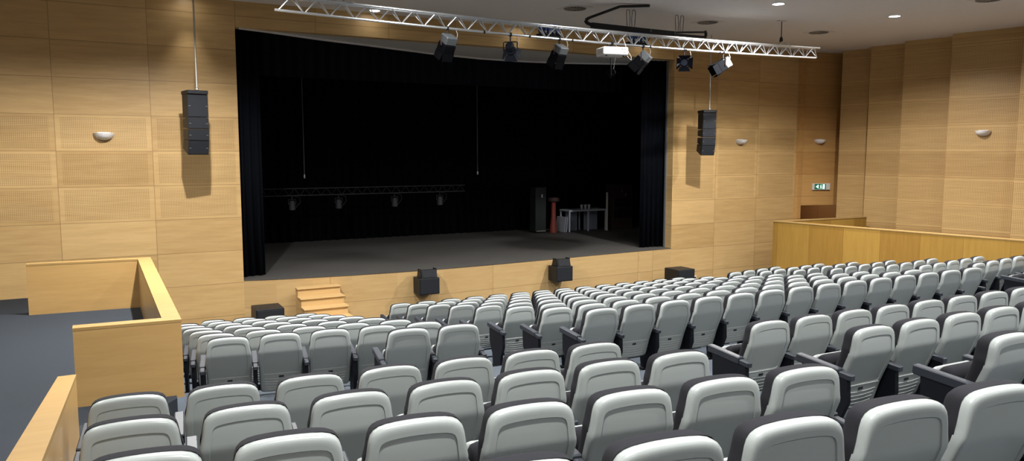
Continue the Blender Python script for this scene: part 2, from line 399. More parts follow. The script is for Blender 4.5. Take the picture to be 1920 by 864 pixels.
def shell_mb():
    return loops_mesh([(ins(OUT, .012), .062), (OUT, .056), (OUT, .024), (rim(.0015, .003), .013), (rim(.005, .009), .006), (rim(.011, .018), .002), (rim(.019, .028), .0003), (rim(.028, .040), 0),
                    (PAN, 0), (ins(PAN, .001), .003), (ins(PAN, .0035), .0065), (ins(PAN, .008), .0062)])
def ribs_mb():
    m = MB()
    m.tube([(x, prof(.443)-.001, .443) for x in (-.205, 0, .205)], 0.0035, 6)
    for q, z0 in enumerate((.388, .354, .320, .286, .255)):
        wx = .188-.006*q
        m.tube([(wx*s/5, prof(z0)-.0005, z0-.012*(1-(s/5)**2)) for s in range(-5, 6)], .0024, 5)
    return m
def cushion_mb():
    base = [(x*.985, .36+(z-.21)*(.932-.36)/.72) for x, z in OUT]
    return loops_mesh([(base, .05), (base, .10), (ins(base, .008, .65), .128), (ins(base, .028, .65), .148), (ins(base, .07, .65), .156), (ins(base, .12, .65), .150)])
def slab(w, ym, th, z0, z1, rnd):       # upright rounded slab for the folded seat
    m = MB(); vs = []; fs = []; sec = []
    for i in range(9):
        a = math.pi*i/8; sec.append((ym-th/2*math.cos(a), z1-rnd+rnd*math.sin(a)))
    sec += [(ym+th/2*.9, z0), (ym-th/2*.9, z0)]
    xs = [(-w, .82), (-w+.012, .95), (-w+.04, 1), (w-.04, 1), (w-.012, .95), (w, .82)]
    n = len(sec); cy, cz = ym, (z0+z1)/2
    for x, s in xs: vs += [(x, cy+(y-cy)*s, cz+(z-cz)*s) for y, z in sec]
    for a in range(len(xs)-1):
        for i in range(n): fs.append((a*n+i, a*n+(i+1) % n, (a+1)*n+(i+1) % n, (a+1)*n+i))
    fs.append(tuple(range(n))); fs.append(tuple(range((len(xs)-1)*n, len(xs)*n)))
    return m.add(vs, fs)
PITCH = .56
def seat_meshes():
    d = {}
    d['back_shell'] = shell_mb().build('back_shell', M_PLASTIC, smooth=40)
    d['back_rib'] = ribs_mb().build('back_rib', plain('pale_rib_plastic', (.42, .44, .435), .35, var=.02), smooth=50)
    d['number_plate'] = MB().bbox(-.024, .030, prof(.408)-.006, prof(.408)+.004, .396, .418, .0015).build('number_plate', M_BLACK)
    d['back_cushion'] = cushion_mb().build('back_cushion', M_FABRIC, smooth=50)
    tilt = Matrix.Translation((0, .33, .42)) @ Matrix.Rotation(R(8), 4, 'X') @ Matrix.Translation((0, -.33, -.42))
    a = slab(.212, .455, .05, .30, .615, .05); a.v = [tuple(tilt @ Vector(p)) for p in a.v]
    d['seat_pan'] = a.build('seat_pan', M_PLASTIC, smooth=50)
    a = slab(.205, .370, .125, .32, .650, .07); a.v = [tuple(tilt @ Vector(p)) for p in a.v]
    d['seat_cushion'] = a.build('seat_cushion', M_FABRIC, smooth=50)
    ar = Matrix.Translation((-PITCH/2, 0, .575)) @ Matrix.Rotation(R(4), 4, 'X')
    m = MB(); m.bbox(-.033, .033, .10, .52, -.036, .032, .008, ar); m.bbox(-.027, .027, -.02, .10, -.034, .016, .008, ar)
    d['armrest'] = m.build('armrest', M_ARM)
    m = MB(); P = [(.02, .545), (.01, .36), (.08, .20), (.10, .03), (.34, .03), (.36, .20), (.45, .36), (.46, .57)]
    Mx = Matrix(((0, 0, 1, 0), (1, 0, 0, 0), (0, 1, 0, 0), (0, 0, 0, 1)))
    m.prism(P, -PITCH/2-.021, -PITCH/2+.021, Mx); d['side_panel'] = m.build('side_panel', M_SIDE)
    d['foot'] = MB().bbox(-PITCH/2-.04, -PITCH/2+.04, .07, .37, .0, .032, .006).build('foot', M_SIDE)
    d['beam'] = MB().bbox(-PITCH/2, .24, .20, .25, .24, .30, .006).build('beam', M_SIDE)
    return d
SM = seat_meshes()
for o in SM.values(): COL.objects.unlink(o)
def part(src, parent, dx=0):
    c = src.copy(); COL.objects.link(c); c.parent = parent; c.location.x += dx; return c
def seat(x, y, ztop, th, label, group, last=False):
    t = thing('auditorium_seat', label, 'theatre seat', (x, y, ztop-ROW_H), th, group)
    sh = part(SM['back_shell'], t); part(SM['back_rib'], sh); part(SM['number_plate'], sh)
    for k in ('back_cushion', 'seat_pan', 'seat_cushion', 'beam', 'armrest'): part(SM[k], t)
    sp = part(SM['side_panel'], t); part(SM['foot'], sp)
    if last:
        part(SM['armrest'], t, PITCH); sp = part(SM['side_panel'], t, PITCH); part(SM['foot'], sp)
ORD = ['first', 'second', 'third', 'fourth', 'fifth', 'sixth', 'seventh', 'eighth', 'ninth', 'tenth', 'eleventh', 'twelfth', 'thirteenth', 'fourteenth']
def block(rows, right_first, side, where, blk):
    for ro, x0, y0, z, th, n in rows:
        s = -1 if right_first else 1
        for i in range(n):
            last = (i == 0) if right_first else (i == n-1)
            seat(x0+s*i*PITCH*math.cos(th), y0+s*i*PITCH*math.sin(th), z, th,
                 'grey tip-up seat, %s from %s, %s row %s, %s block' % (ORD[i], side, ORD[ro-1], where, blk), 'seats of the %s block' % blk, last)
Z = lambda k: -1.87-.1764*(k-1)
block([(9-k, 3.368, 7.457+1.033*(k-1), Z(k), R(-7.95), {1: 2, 8: 4}.get(k, 5)) for k in range(1, 9)], True, 'aisle', 'from stage', 'front left')
block([(9-k, 5.259+.014*(k-1), 7.436+1.047*(k-1), Z(k), R(-1.33), 14) for k in range(1, 9)], False, 'left', 'from stage', 'front centre')
block([(9-k, 14.397+.023*(k-1), 7.196+1.056*(k-1), Z(k), R(6.33), {1: 2, 8: 4}.get(k, 5)) for k in range(1, 9)], False, 'aisle', 'from stage', 'front right')
ZB = lambda k: -1.52+.166*(k-1)
block([(k, (3.424, 3.412, 3.424, 3.37)[k-1], (4.906, 3.879, 2.846, 1.779)[k-1], (-1.519, -1.35, -1.197, -1.0)[k-1], R((-5.03, -5.04, -6.7, -6.66)[k-1]), 7) for k in range(1, 5)], True, 'aisle', 'behind cross aisle', 'rear left')
block([(1, 5.33, 4.87, -1.53, R(-1.7), 8), (2, 5.29, 3.785, -1.355, R(-1.4), 5), (3, 5.27, 2.75, -1.19, R(-1.4), 2)], False, 'aisle', 'behind cross aisle', 'rear centre')

# ---------------------------------------------------------------- wooden partitions
t = thing('wooden_partition', 'pale maple box partition round the landing beside the front left seats', 'partition', (0, 0, LAND_Z))
tz = -1.78-LAND_Z
def panel(name, poly, z0, z1, par, mat=M_BOX): return MB().prism(poly, z0, z1).build(name, mat, par, smooth=0, uv=True)
panel('near_panel', [(-.34, 8.86), (.68, 8.80), (.68, 8.96), (-.34, 9.02)], -.02, tz-.03, t)
panel('side_panel', [(.50, 8.97), (.68, 8.961), (.67, 14.28), (.47, 14.28)], -.02, tz-.03, t)
panel('far_panel', [(-1.15, 14.42), (.47, 14.281), (.67, 14.281), (.67, 14.44), (-1.15, 14.58)], -.02, tz-.03, t)
m = MB()
m.prism([(-.342, 8.858), (.682, 8.798), (.682, 8.965), (-.342, 9.022)], tz-.03, tz); m.prism([(.498, 8.972), (.682, 8.966), (.672, 14.27), (.468, 14.27)], tz-.03, tz)
m.prism([(-1.152, 14.418), (.468, 14.278), (.672, 14.271), (.672, 14.442), (-1.152, 14.582)], tz-.03, tz)
m.build('top_cap', M_CAP, t, smooth=0, uv=True)
# sloping balustrade at the left end of the rear rows
t = thing('sloping_balustrade', 'sloping maple balustrade left of the nearest rear seats', 'balustrade', (-.345, 7.5, LAND_Z))
sl = (1.92-1.28)/(7.53-3.64)
def slopebox(m, xa, xb, ya, yb, top, bot=None, th=None):
    za = -1.92+sl*(7.53-ya)+top; zb = -1.92+sl*(7.53-yb)+top
    lo = (lambda z: z-th) if th else (lambda z: bot)
    m.add([(xa,ya,lo(za)),(xb,ya,lo(za)),(xb,yb,lo(zb)),(xa,yb,lo(zb)),(xa,ya,za),(xb,ya,za),(xb,yb,zb),(xa,yb,zb)],
          [(0,3,2,1),(4,5,6,7),(0,1,5,4),(1,2,6,5),(2,3,7,6),(3,0,4,7)], Matrix.Translation((.345, -7.5, -LAND_Z)))
m = MB(); slopebox(m, -.415, -.282, .8, 7.49, -.03, -2.66); m.build('panel', M_BOX, t, smooth=0, uv=True)
m = MB(); slopebox(m, -.418, -.279, .8, 7.495, 0, th=.03); m.build('top_cap', M_CAP, t, smooth=0, uv=True)
# long balustrade on the right
t = thing('long_balustrade', 'long vertical-grain maple balustrade below the stepped right wall', 'balustrade', (17.23, 15.88, FRONT_FLOOR))
B = Vector((17.23, 15.88)); d = (Vector((18.33, 9.57))-B).normalized(); n_ = Vector((-d.y, d.x)); e_ = B+d*12.5
bz = -1.96-FRONT_FLOOR
loc = lambda p: (p.x-B.x, p.y-B.y)
panel('long_panel', [loc(B), loc(e_), loc(e_+n_*.2), loc(B+n_*.2+d*.0)][::-1], 0, bz-.025, t, M_RAIL)
q = Vector((20.9, 15.73))
panel('return_panel', [loc(B+n_*.21), loc(q), loc(q+Vector((0, -.2))), loc(B+n_*.21+Vector((0, -.2)))][::-1], 0, bz-.025, t, M_RAIL)
m = MB(); m.prism([loc(B-n_*.015-d*.015), loc(e_), loc(e_+n_*.215), loc(B+n_*.215)][::-1], bz-.025, bz)
m.prism([loc(B+n_*.216-d*.015), loc(q+Vector((0, .01))), loc(q+Vector((0, -.215))), loc(B+n_*.216+Vector((0, -.215)))][::-1], bz-.025, bz)
m.build('top_cap', M_CAP, t, smooth=0, uv=True)

# ---------------------------------------------------------------- stage steps, speakers by the stage
t = thing('stage_steps', 'maple steps leading up to the stage front', 'steps', (4.265, 17.5, FRONT_FLOOR))
m = MB(); m2 = MB()
zt = [-3.04, -3.22, -3.40, -3.58, -3.76, -3.94]
for i, z in enumerate(zt):
    yf = 17.25-.318*i-17.5; zz = z-FRONT_FLOOR; yb = 17.475-17.5 if i == 0 else 17.25-.318*(i-1)-17.5
    m.box(-.485, .485, yf, yb, 0, zz-.03)
    MB().bbox(-.505, .505, yf-.035, yb, zz-.03, zz, .006).build('tread', M_STEP, t, smooth=0, uv=True)
m.build('riser_block', M_STEP, t, smooth=0, uv=True)
def sub(x, y, w, dp, h, label, rz=0):
    t = thing('subwoofer', label, 'speaker', (x, y, FRONT_FLOOR), rz)
    MB().bbox(-w/2, w/2, -dp/2, dp/2, .02, h, .012).build('cabinet', M_BLACK, t)
    MB().bbox(-w/2+.03, w/2-.03, -dp/2-.012, -dp/2+.004, .05, h-.03, .006).build('grille', M_GRILLE, t)
    for sx in (-1, 1):
        for sy in (-1, 1): MB().lathe([(0, 0), (.03, 0), (.035, .03)], 10, T(sx*(w/2-.07), sy*(dp/2-.07), 0)).build('rubber_foot', M_BLACK, t)
sub(3.08, 17.10, .60, .62, .68, 'black subwoofer on the floor left of the stage steps')
sub(14.75, 17.05, .62, .62, .70, 'black subwoofer on the floor below the right end of the stage')
def wallbox(x, yw, z0, label, label2):
    t = thing('wall_speaker_box', label, 'speaker', (x, yw, z0))
    MB().bbox(-.26, .26, -.42, 0, 0, .40, .008).build('cabinet', M_BLACK, t)
    MB().bbox(-.24, .24, -.43, -.415, .02, .38, .005).build('grille', M_GRILLE, t)
    t = thing('stage_monitor', label2, 'speaker', (x+.02, yw-.02, z0+.40), 0)
    Mx = Matrix(((0, 0, 1, 0), (1, 0, 0, 0), (0, 1, 0, 0), (0, 0, 0, 1)))
    MB().prism([(-.36, 0), (-.02, 0), (-.08, .17), (-.30, .19)], -.20, .20, Mx).build('cabinet', M_BLACK, t)
    MB().prism([(-.372, .015), (-.362, .012), (-.302, .185), (-.312, .185)], -.18, .18, Mx).build('grille', M_GRILLE, t)
    for s in (-1, 1): MB().bbox(s*.20-.012, s*.20+.012, -.30, -.10, .0, .21, .004).build('end_plate', M_BLACK, t)
wallbox(6.86, 17.36, -3.40, 'black speaker box mounted on the stage front, nearer the steps', 'small black wedge speaker on the left wall box of the stage front')
wallbox(10.82, 17.53, -3.42, 'black speaker box mounted on the stage front, right of the middle', 'small black wedge speaker on the right wall box of the stage front')
t = thing('wall_outlet', 'small white socket on the wall right of the right subwoofer', 'socket', (16.06, WY, -3.83))
MB().bbox(-.06, .06, -.03, 0, -.06, .06, .006).build('cover', M_OUTLET, t); MB().lathe([(0, 0), (.028, 0), (.03, .004)], 12, Matrix.Translation((.0, -.034, 0)) @ Matrix.Rotation(R(90), 4, 'X')).build('socket_hole', M_BLACK, t)

# hanging line arrays
def line_array(x, y, ztop, rz, label):
    t = thing('line_array_speaker', label, 'hanging speaker', (x, y, ztop), rz)
    Mx = Matrix(((0, 0, 1, 0), (1, 0, 0, 0), (0, 1, 0, 0), (0, 0, 0, 1)))
    MB().bbox(-.20, .20, -.06, .40, -.085, -.01, .01).build('flying_frame', M_BLACK, t)
    z = -.09; y0 = -.02; ang = 0
    for i, (h, da) in enumerate(((.46, 0), (.235, 2), (.235, 6), (.29, 12))):
        M = Matrix.Translation((0, y0, z)) @ Matrix.Rotation(R(ang+da/2), 4, 'X')
        o = MB().prism([(0, -h+.006), (.36, -h+.05 if i else -h+.006), (.36, -.035 if i else 0), (0, 0)], -.20, .20, M @ Mx).build('speaker_cabinet', M_BLACK, t)
        MB().bbox(-.195, .195, -.012, .002, -h+.018, -.012, .004, M).build('grille', M_GRILLE, o)
        b = MB()
        for s in (-1, 1): b.box(s*.165-.02, s*.165+.02, -.016, -.011, -h*.5-.006, -h*.5+.006, M)
        b.build('badge', M_SILVER, o)
        e = M @ Vector((0, 0, -h)); y0, z = e.y, e.z; ang += da
    c = MB(); c.lathe([(.0, .0), (.035, .0), (.035, .03), (.012, .06)], 12); c.tube([(0, 0, .05), (0, 0, .11)], .02, 8); c.build('shackle', M_STEEL, t)
    MB().tube([(0, 0, .10), (0, 0, CEIL-ztop)], .018, 8).build('suspension_cable', M_STEEL, t)
line_array(1.76, 16.6, 1.27, R(10), 'black line array speaker hanging left of the stage opening')
line_array(15.33, 16.6, 1.24, R(-20), 'black line array speaker hanging right of the stage opening')

# sconces
def sconce(x, y, ztop, rz, label):
    t = thing('wall_sconce', label, 'wall light', (x, y, ztop), rz, 'half-bowl wall lights')
    pr = [(.0, -.145), (.05, -.142), (.10, -.128), (.145, -.10), (.175, -.06), (.19, -.02), (.195, 0), (.18, 0), (.16, -.05), (.10, -.11), (0, -.128)]
    MB().lathe(pr, 24, Matrix.Scale(1.35, 4, (0, 1, 0)), math.pi, 2*math.pi).build('bowl', M_PLASTER, t)
    MB().bbox(-.12, .12, -.012, .0, -.09, .02, .003).build('back_plate', M_WHITE, t)
sconce(.08, WY, .42, 0, 'white half-bowl wall light left of the left hanging speaker')
sconce(17.80, WY, .43, 0, 'white half-bowl wall light right of the right hanging speaker')
sconce(21.2, 17.685, .46, R(-13.9), 'white half-bowl wall light above the green exit sign')
sconce(21.30, 12.35, .62, R(-75.6), 'white half-bowl wall light on the stepped right wall')

# exit sign
t = thing('exit_sign', 'green and white running man exit sign above the corridor opening', 'sign', (21.32, 17.655, -1.11), R(-13.9))
MB().bbox(-.34, .34, -.07, .0, -.11, .11, .012).build('housing', M_OUTLET, t)
MB().bbox(-.28, .16, -.078, -.068, -.085, .095, .003).build('green_face', M_EXITG, t)
m = MB(); Mx = Matrix(((1, 0, 0, 0), (0, 0, 1, 0), (0, 1, 0, 0), (0, 0, 0, 1)))
def flat(poly): m.prism(poly, -.082, -.077, Mx)
flat([(-.24, .005), (-.13, .075), (-.13, -.065)]); flat([(.03, -.075), (.11, -.075), (.11, .08), (.03, .08)])
flat([(-.045, .05), (-.025, .05), (-.025, .075), (-.045, .075)]); flat([(-.06, .04), (-.02, .045), (-.015, -.005), (-.05, -.01)])
flat([(-.05, -.01), (-.03, -.01), (-.065, -.07), (-.085, -.065)]); flat([(-.03, -.008), (-.012, -.005), (.005, -.07), (-.015, -.07)])
flat([(-.085, .03), (-.055, .04), (-.055, .028), (-.08, .015)])
m.build('pictogram', M_EXITW, t)

# ---------------------------------------------------------------- truss with lamps
def tz_(x):                     # slight sag of the long truss
    u = (x-2.81)/(16.55-2.81); return 2.51-.03*u-.085*4*u*(1-u)
TY = 14.0
t = thing('lighting_truss', 'long silver triangular truss hanging under the ceiling', 'truss', (9.66, TY, 2.5))
off = Matrix.Translation((-9.66, -TY, -2.5))
N = 40; xs = [2.81+(16.52-2.81)*i/N for i in range(N+1)]
TT = .245
MB().tube([(x, TY, tz_(x)) for x in xs], .025, 10, off).build('bottom_chord', M_ALU, t)
for yy in (-.075, .075): MB().tube([(x+.05, TY+yy, tz_(x)+TT) for x in xs], .025, 10, off).build('top_chord', M_ALU, t)
pit = (16.52-2.81)/30
for yy in (-.075, .075):
    m = MB()
    for k in range(30):
        a = 2.81+.06+pit*k; 
        m.tube([(a, TY, tz_(a)), (a+pit*.46, TY+yy, tz_(a+pit*.46)+TT)], 0.0115, 6, off); m.tube([(a+pit*.54, TY+yy, tz_(a+pit*.54)+TT), (a+pit*.98, TY, tz_(a+pit*.98))], 0.0115, 6, off)
    m.build('bracing', M_ALU, t)
m = MB()
for k in range(0, 30, 3):
    a = 2.9+pit*k+pit*.45; m.tube([(a, TY-.075, tz_(a)+TT), (a, TY+.075, tz_(a)+TT)], .010, 6, off)
m.build('cross_bracing', M_ALU, t)
for k in range(7):
    a = 6.9+k*1.05; m = MB(); m.tube([(a-.018, TY, tz_(a)), (a+.018, TY, tz_(a))], .031, 10, off); m.build('clamp_band', M_BLACK, t)
def hoist(x, label):
    t = thing('truss_hanger', label, 'hanger', (x, TY, tz_(x)+TT))
    MB().tube([(0, 0, .12), (0, 0, CEIL-tz_(x)-TT-.02)], .011, 8).build('rod', M_BLACK, t)
    MB().bbox(-.13, .13, -.05, .05, CEIL-tz_(x)-TT-.02, CEIL-tz_(x)-TT, .004).build('ceiling_plate', M_VENT, t)
    MB().lathe([(0, .10), (.04, .10), (.045, .15), (.03, .22), (0, .22)], 12).build('coupler', M_BLACK, t)
    m = MB(); m.tube([(-.2, -.14, .0), (-.12, -.15, .05), (0, -.03, .11), (.12, -.15, .05), (.2, -.14, 0)], .012, 6); m.tube([(-.2, .14, .0), (-.12, .15, .05), (0, .03, .11), (.12, .15, .05), (.2, .14, 0)], .012, 6)
    m.build('sling', M_STEEL, t)
hoist(4.0, 'steel hanger holding the left end of the truss'); hoist(15.25, 'steel hanger holding the right end of the truss')

def stage_light(x, label, dirv, size, style, drop=.13, name='stage_light', cat='stage light'):
    zc = tz_(x)-.02
    t = thing(name, label, cat, (x, TY, zc))
    s = size
    MB().tube([(-.018, 0, .02), (.018, 0, .02)], .042, 10).build('clamp', M_BLACK, t)
    h = drop+.16*s/.3
    D = aim(dirv); yaw = math.atan2(-dirv[0], dirv[1])
    Y = Matrix.Rotation(yaw, 4, 'Z')
    m = MB(); m.tube([(0, 0, 0), (0, 0, -drop)], .014, 8)
    m.build('stem', M_BLACK, t)
    m = MB(); wy = .56*s
    m.tube([(-wy, 0, -h-.04), (-wy, 0, -drop-.01), (-wy+.03, 0, -drop), (wy-.03, 0, -drop), (wy, 0, -drop-.01), (wy, 0, -h-.04)], .012, 6, Y)
    m.build('yoke', M_BROWN if style == 'big' else M_BLACK, t)
    H = Matrix.Translation((0, 0, -h)) @ D
    if style == 'big':
        m = MB(); m.bbox(-.46*s, .46*s, -.62*s, -.02*s, -.44*s, .44*s, .06*s, H); m.build('rear_housing', M_SILVER, t)
        m = MB()
        for k in range(4): m.box(-.34*s, .34*s, -.54*s+k*.15*s, -.48*s+k*.15*s, .455*s, .475*s, H)
        m.build('cooling_slot', M_BLACK, t)
        m = MB(); m.bbox(-.49*s, .49*s, -.02*s, .62*s, -.47*s, .47*s, .05*s, H); m.build('front_housing', M_MATT, t)
        f0, f1, wA, wB = .60*s, 1.15*s, .46*s, .46*s
    else:
        m = MB(); m.lathe([(0, -.55*s), (.22*s, -.55*s), (.34*s, -.40*s), (.36*s, .1*s), (.42*s, .12*s), (.42*s, .34*s), (.36*s, .34*s), (.30*s, .25*s)], 18, H @ Matrix.Rotation(R(-90), 4, 'X')); m.build('rear_housing', M_DKBLUE if style == 'small' else M_MATT, t)
        f0, f1, wA, wB = .33*s, .66*s, .36*s, .58*s
    MB().lathe([(0, f0-.05*s), (.2*s, f0-.07*s), (.34*s, f0-.10*s)], 18, H @ Matrix.Rotation(R(-90), 4, 'X')).build('lens', M_LENS, t)
    if style != 'tube':
        for k in range(4):
            A = H @ Matrix.Rotation(k*math.pi/2, 4, 'Y'); m = MB()
            th = .012
            m.add([(-wA, f0, wA), (wA, f0, wA), (wB*.9, f1, wB*1.15), (-wB*.9, f1, wB*1.15), (-wA, f0, wA+th), (wA, f0, wA+th), (wB*.9, f1, wB*1.15+th), (-wB*.9, f1, wB*1.15+th)],
                  [(0,3,2,1),(4,5,6,7),(0,1,5,4),(1,2,6,5),(2,3,7,6),(3,0,4,7)], A)
            m.build('barn_door', M_MATT if style == 'big' else M_DKBLUE, t)
    m = MB(); m.tube([(.20*s/.3, 0, 0), (.24*s/.3, .0, -.08), (.22*s/.3, .02, -.2), (.12*s/.3, .04, -h-.02)], .006, 6); m.build('power_cable', M_OUTLET, t)
FWD = (-.10, .50, -.85)
stage_light(6.10, 'large silver-backed spotlight with black barn doors, leftmost on the truss', FWD, .275, 'big')
stage_light(7.50, 'small dark blue spotlight between the two left large spotlights', (.5, .6, -.55), .26, 'small')
stage_light(8.68, 'large silver-backed spotlight with black barn doors, left of the projector', FWD, .265, 'big')
stage_light(10.02, 'slim black tube spotlight hanging behind the white projector', (-.75, .45, -.55), .20, 'tube', .52)
stage_light(10.90, 'large black spotlight with barn doors, right of the projector', (-.45, .6, -.75), .27, 'big')
stage_light(12.10, 'small dark spotlight facing the seats with open barn doors', (-.55, -.78, -.30), .26, 'small')
stage_light(13.32, 'large spotlight tilted sideways over the right hanging speaker', (-.85, .30, -.55), .275, 'big')
# projector
t = thing('projector', 'white ceiling projector hanging from the middle of the truss', 'projector', (9.92, TY, tz_(9.9)), R(-12))
m = MB(); m.tube([(0, 0, .02), (0, 0, -.07), (0, -.26, -.10), (0, -.26, -.13)], .020, 10); m.bbox(-.16, .16, -.36, -.16, -.137, -.115, .005); m.build('mount', M_BLACK, t)
PO = Matrix.Translation((0, -.26, 0))
m = MB(); m.bbox(-.29, .29, -.22, .22, -.31, -.135, .02, PO); m.build('body', M_WHITE, t)
m = MB()
for k in range(14): m.box(-.294, -.288, -.17+k*.018, -.162+k*.018, -.285, -.16, PO)
m.build('side_vent', M_VENT, t)
MB().lathe([(0, 0), (.05, 0), (.06, .03), (.06, .06)], 18, PO @ Matrix.Translation((.12, .22, -.22)) @ Matrix.Rotation(R(-90), 4, 'X')).build('lens', M_LENS, t)
m = MB(); m.box(.12, .16, -.226, -.218, -.19, -.17, PO); m.box(.19, .22, -.226, -.218, -.19, -.17, PO); m.box(.17, .21, -.226, -.218, -.26, -.24, PO); m.build('port_panel', M_STEEL, t)
for sx in (-1, 1): MB().lathe([(0, -.33), (.018, -.33), (.02, -.305)], 10, PO @ T(sx*.2, -.15, 0)).build('foot', M_BLACK, t)
m = MB(); m.tube([(.24, -.18, -.27), (.30, -.20, -.36), (.37, -.17, -.40), (.41, -.1, -.33), (.36, 0.05, -.12), (.3, .1, .1)], .007, 6, PO); m.build('cable', M_OUTLET, t)
# light bars standing on the rear of the truss
def bar(x, label):
    t = thing('light_bar', label, 'stage light', (x, TY+.30, tz_(x)+.10))
    MB().bbox(-.27, .27, -.06, .10, -.06, .03, .01).build('bar_housing', M_BLACK, t)
    for k in range(5):
        o = MB().lathe([(0, .25), (.04, .25), (.048, .22), (.05, .10), (.03, .03)], 14, T(-.21+.105*k, .0, 0)).build('lamp_head', M_HEAD, t)
        MB().lathe([(0, -.004), (.026, -.004), (.030, 0)], 10, Matrix.Translation((-.21+.105*k, -.05, .085)) @ Matrix.Rotation(R(90), 4, 'X')).build('lens', M_WHITE, o)
    for sx in (-.2, .2): MB().tube([(sx, -.06, 0), (sx, -.20, .14)], .01, 6).build('bracket', M_BLACK, t)
bar(8.60, 'dark blue light bar behind the truss above the projector side, left one'); bar(10.98, 'dark blue light bar behind the truss, right of the projector')
# cable carrier and its wire hangers
t = thing('cable_carrier', 'black folded cable carrier hanging under the ceiling above the truss', 'cable carrier', (11.4, 14.5, 2.95))
off = Matrix.Translation((-11.4, -14.5, -2.95))
def strip(m, pts, w, h):
    for a, b in zip(pts[:-1], pts[1:]):
        a, b = Vector(a), Vector(b); L = (b-a).length
        m.box(-w/2, w/2, 0, L, -h/2, h/2, off @ Matrix.Translation(a) @ aim(b-a))
m = MB(); strip(m, [(10.98, 13.9, 3.29), (10.32, 14.1, 3.25), (9.80, 14.55, 3.03)], .06, .05); m.build('upper_run', M_BLACK, t)
m = MB(); strip(m, [(9.80, 14.55, 3.03), (9.74, 14.6, 2.98), (9.78, 14.6, 2.92), (9.9, 14.6, 2.89)], .06, .06); m.build('bend', M_BLACK, t)
m = MB(); strip(m, [(9.9, 14.6, 2.885), (11.4, 14.6, 2.87), (12.3, 14.6, 2.865)], .08, .11); m.build('lower_run', M_BLACK, t)
m = MB(); strip(m, [(12.3, 14.6, 2.90), (13.28, 14.62, 2.98)], .05, .04); strip(m, [(12.3, 14.6, 2.85), (13.28, 14.62, 2.86)], .05, .05); strip(m, [(13.28, 14.62, 3.01), (13.33, 14.62, 2.93), (13.28, 14.62, 2.84)], .05, .05); m.build('tail_run', M_BLACK, t)
for a in (11.55, 12.28):
    m = MB(); m.box(a-.02, a+.02, 14.545, 14.555, 2.85, 2.92, off); m.build('link_plate', M_SILVER, t)
def hanger(x, label):
    t = thing('wire_hanger', label, 'hanger', (x, 14.6, 2.945), group='wire loops of the cable carrier')
    for s in (-1, 1):
        MB().tube([(.03*s, 0, 0), (.02*s, 0, .16), (.045*s, 0, .36), (.07*s, 0, CEIL-2.95), (.12*s, 0, CEIL-2.95-.01), (.13*s, 0, .30), (.11*s, 0, .0)], .007, 6).build('wire', M_BLACK, t)
hanger(11.0, 'left pair of black wire loops holding the cable carrier'); hanger(12.45, 'right pair of black wire loops holding the cable carrier')

# ---------------------------------------------------------------- drapes and things on the stage
def drape(name, label, p0, p1, z0, z1, mat, amp=.05, wl=.22, nz=2, group=None, seed=0):
    p0, p1 = Vector(p0), Vector(p1); L = (p1-p0).length; d = (p1-p0)/L; n = Vector((-d.y, d.x)); rr = random.Random(seed)
    cols = max(12, int(L/wl*8)); vs = []; fs = []
    for i in range(cols+1):
        u = L*i/cols; o = amp*(math.sin(2*math.pi*u/wl)+.4*math.sin(2*math.pi*u/(wl*2.7)+seed))
        for k in range(nz+1):
            z = z0+(z1-z0)*k/nz; p = p0+d*u+n*o*(1-.3*k/nz); vs.append((p.x, p.y, z))
    for i in range(cols):
        for k in range(nz): fs.append((i*(nz+1)+k, (i+1)*(nz+1)+k, (i+1)*(nz+1)+k+1, i*(nz+1)+k+1))
    o = MB().add(vs, fs).build(name, mat, None, smooth=80)
    md = o.modifiers.new('thickness', 'SOLIDIFY'); md.thickness = .012
    tag(o, label, 'curtain', group); return o
drape('side_curtain', 'black side curtain at the left edge of the stage', (2.55, 18.32), (3.30, 18.42), STAGE_Z+.01, 3.6, M_CURT, .04, .17, seed=1)
drape('side_curtain', 'black side curtain at the right edge of the stage', (14.33, 18.42), (15.25, 18.34), STAGE_Z+.01, 3.6, M_CURT, .04, .17, seed=2)
drape('border_curtain', 'black gathered border curtain across the top of the stage', (2.2, 21.2), (15.6, 21.2), 2.05, 5.0, M_BORDER, .07, .30, seed=3)
drape('backdrop_curtain', 'black backdrop curtain behind the whole stage', (-.6, 24.9), (19.6, 24.9), STAGE_Z+.01, 6.2, M_CURT, .06, .30, seed=4)
def pull(x, z0, label):
    t = thing('hanging_cord', label, 'cord', (x, 21.6, 6.45))
    MB().tube([(0, 0, 0), (.01, 0, z0-6.45+.12)], .010, 6).build('cord', plain('grey_cord', (.10, .11, .12), .7), t)
    MB().lathe([(0, -.06), (.02, -.05), (.028, 0), (.015, .06), (0, .06)], 10, T(.01, 0, z0-6.45+.06)).build('end_weight', M_STEEL, t)
pull(5.0, -.70, 'thin grey cord hanging on the left of the dark stage'); pull(10.39, -.67, 'thin grey cord hanging in the middle of the dark stage')
t = thing('stage_truss', 'dim dark truss hanging low at the back of the stage', 'truss', (7.2, 23, -1.04))
M_DIM = plain('dull_black_truss', (.03, .032, .038), .7, .0)
m = MB(); m.tube([(-3.6, 0, 0), (3.4, 0, 0)], .016, 8); m.build('top_chord', M_DIM, t); m = MB(); m.tube([(-3.6, 0, -.21), (3.4, 0, -.20)], .016, 8); m.build('bottom_chord', M_DIM, t)
m = MB()
for k in range(22):
    a = -3.6+k*.318; m.tube([(a, 0, -.21), (a+.15, 0, 0)], .007, 5); m.tube([(a+.16, 0, 0), (a+.31, 0, -.21)], .007, 5)
m.build('bracing', M_DIM, t)
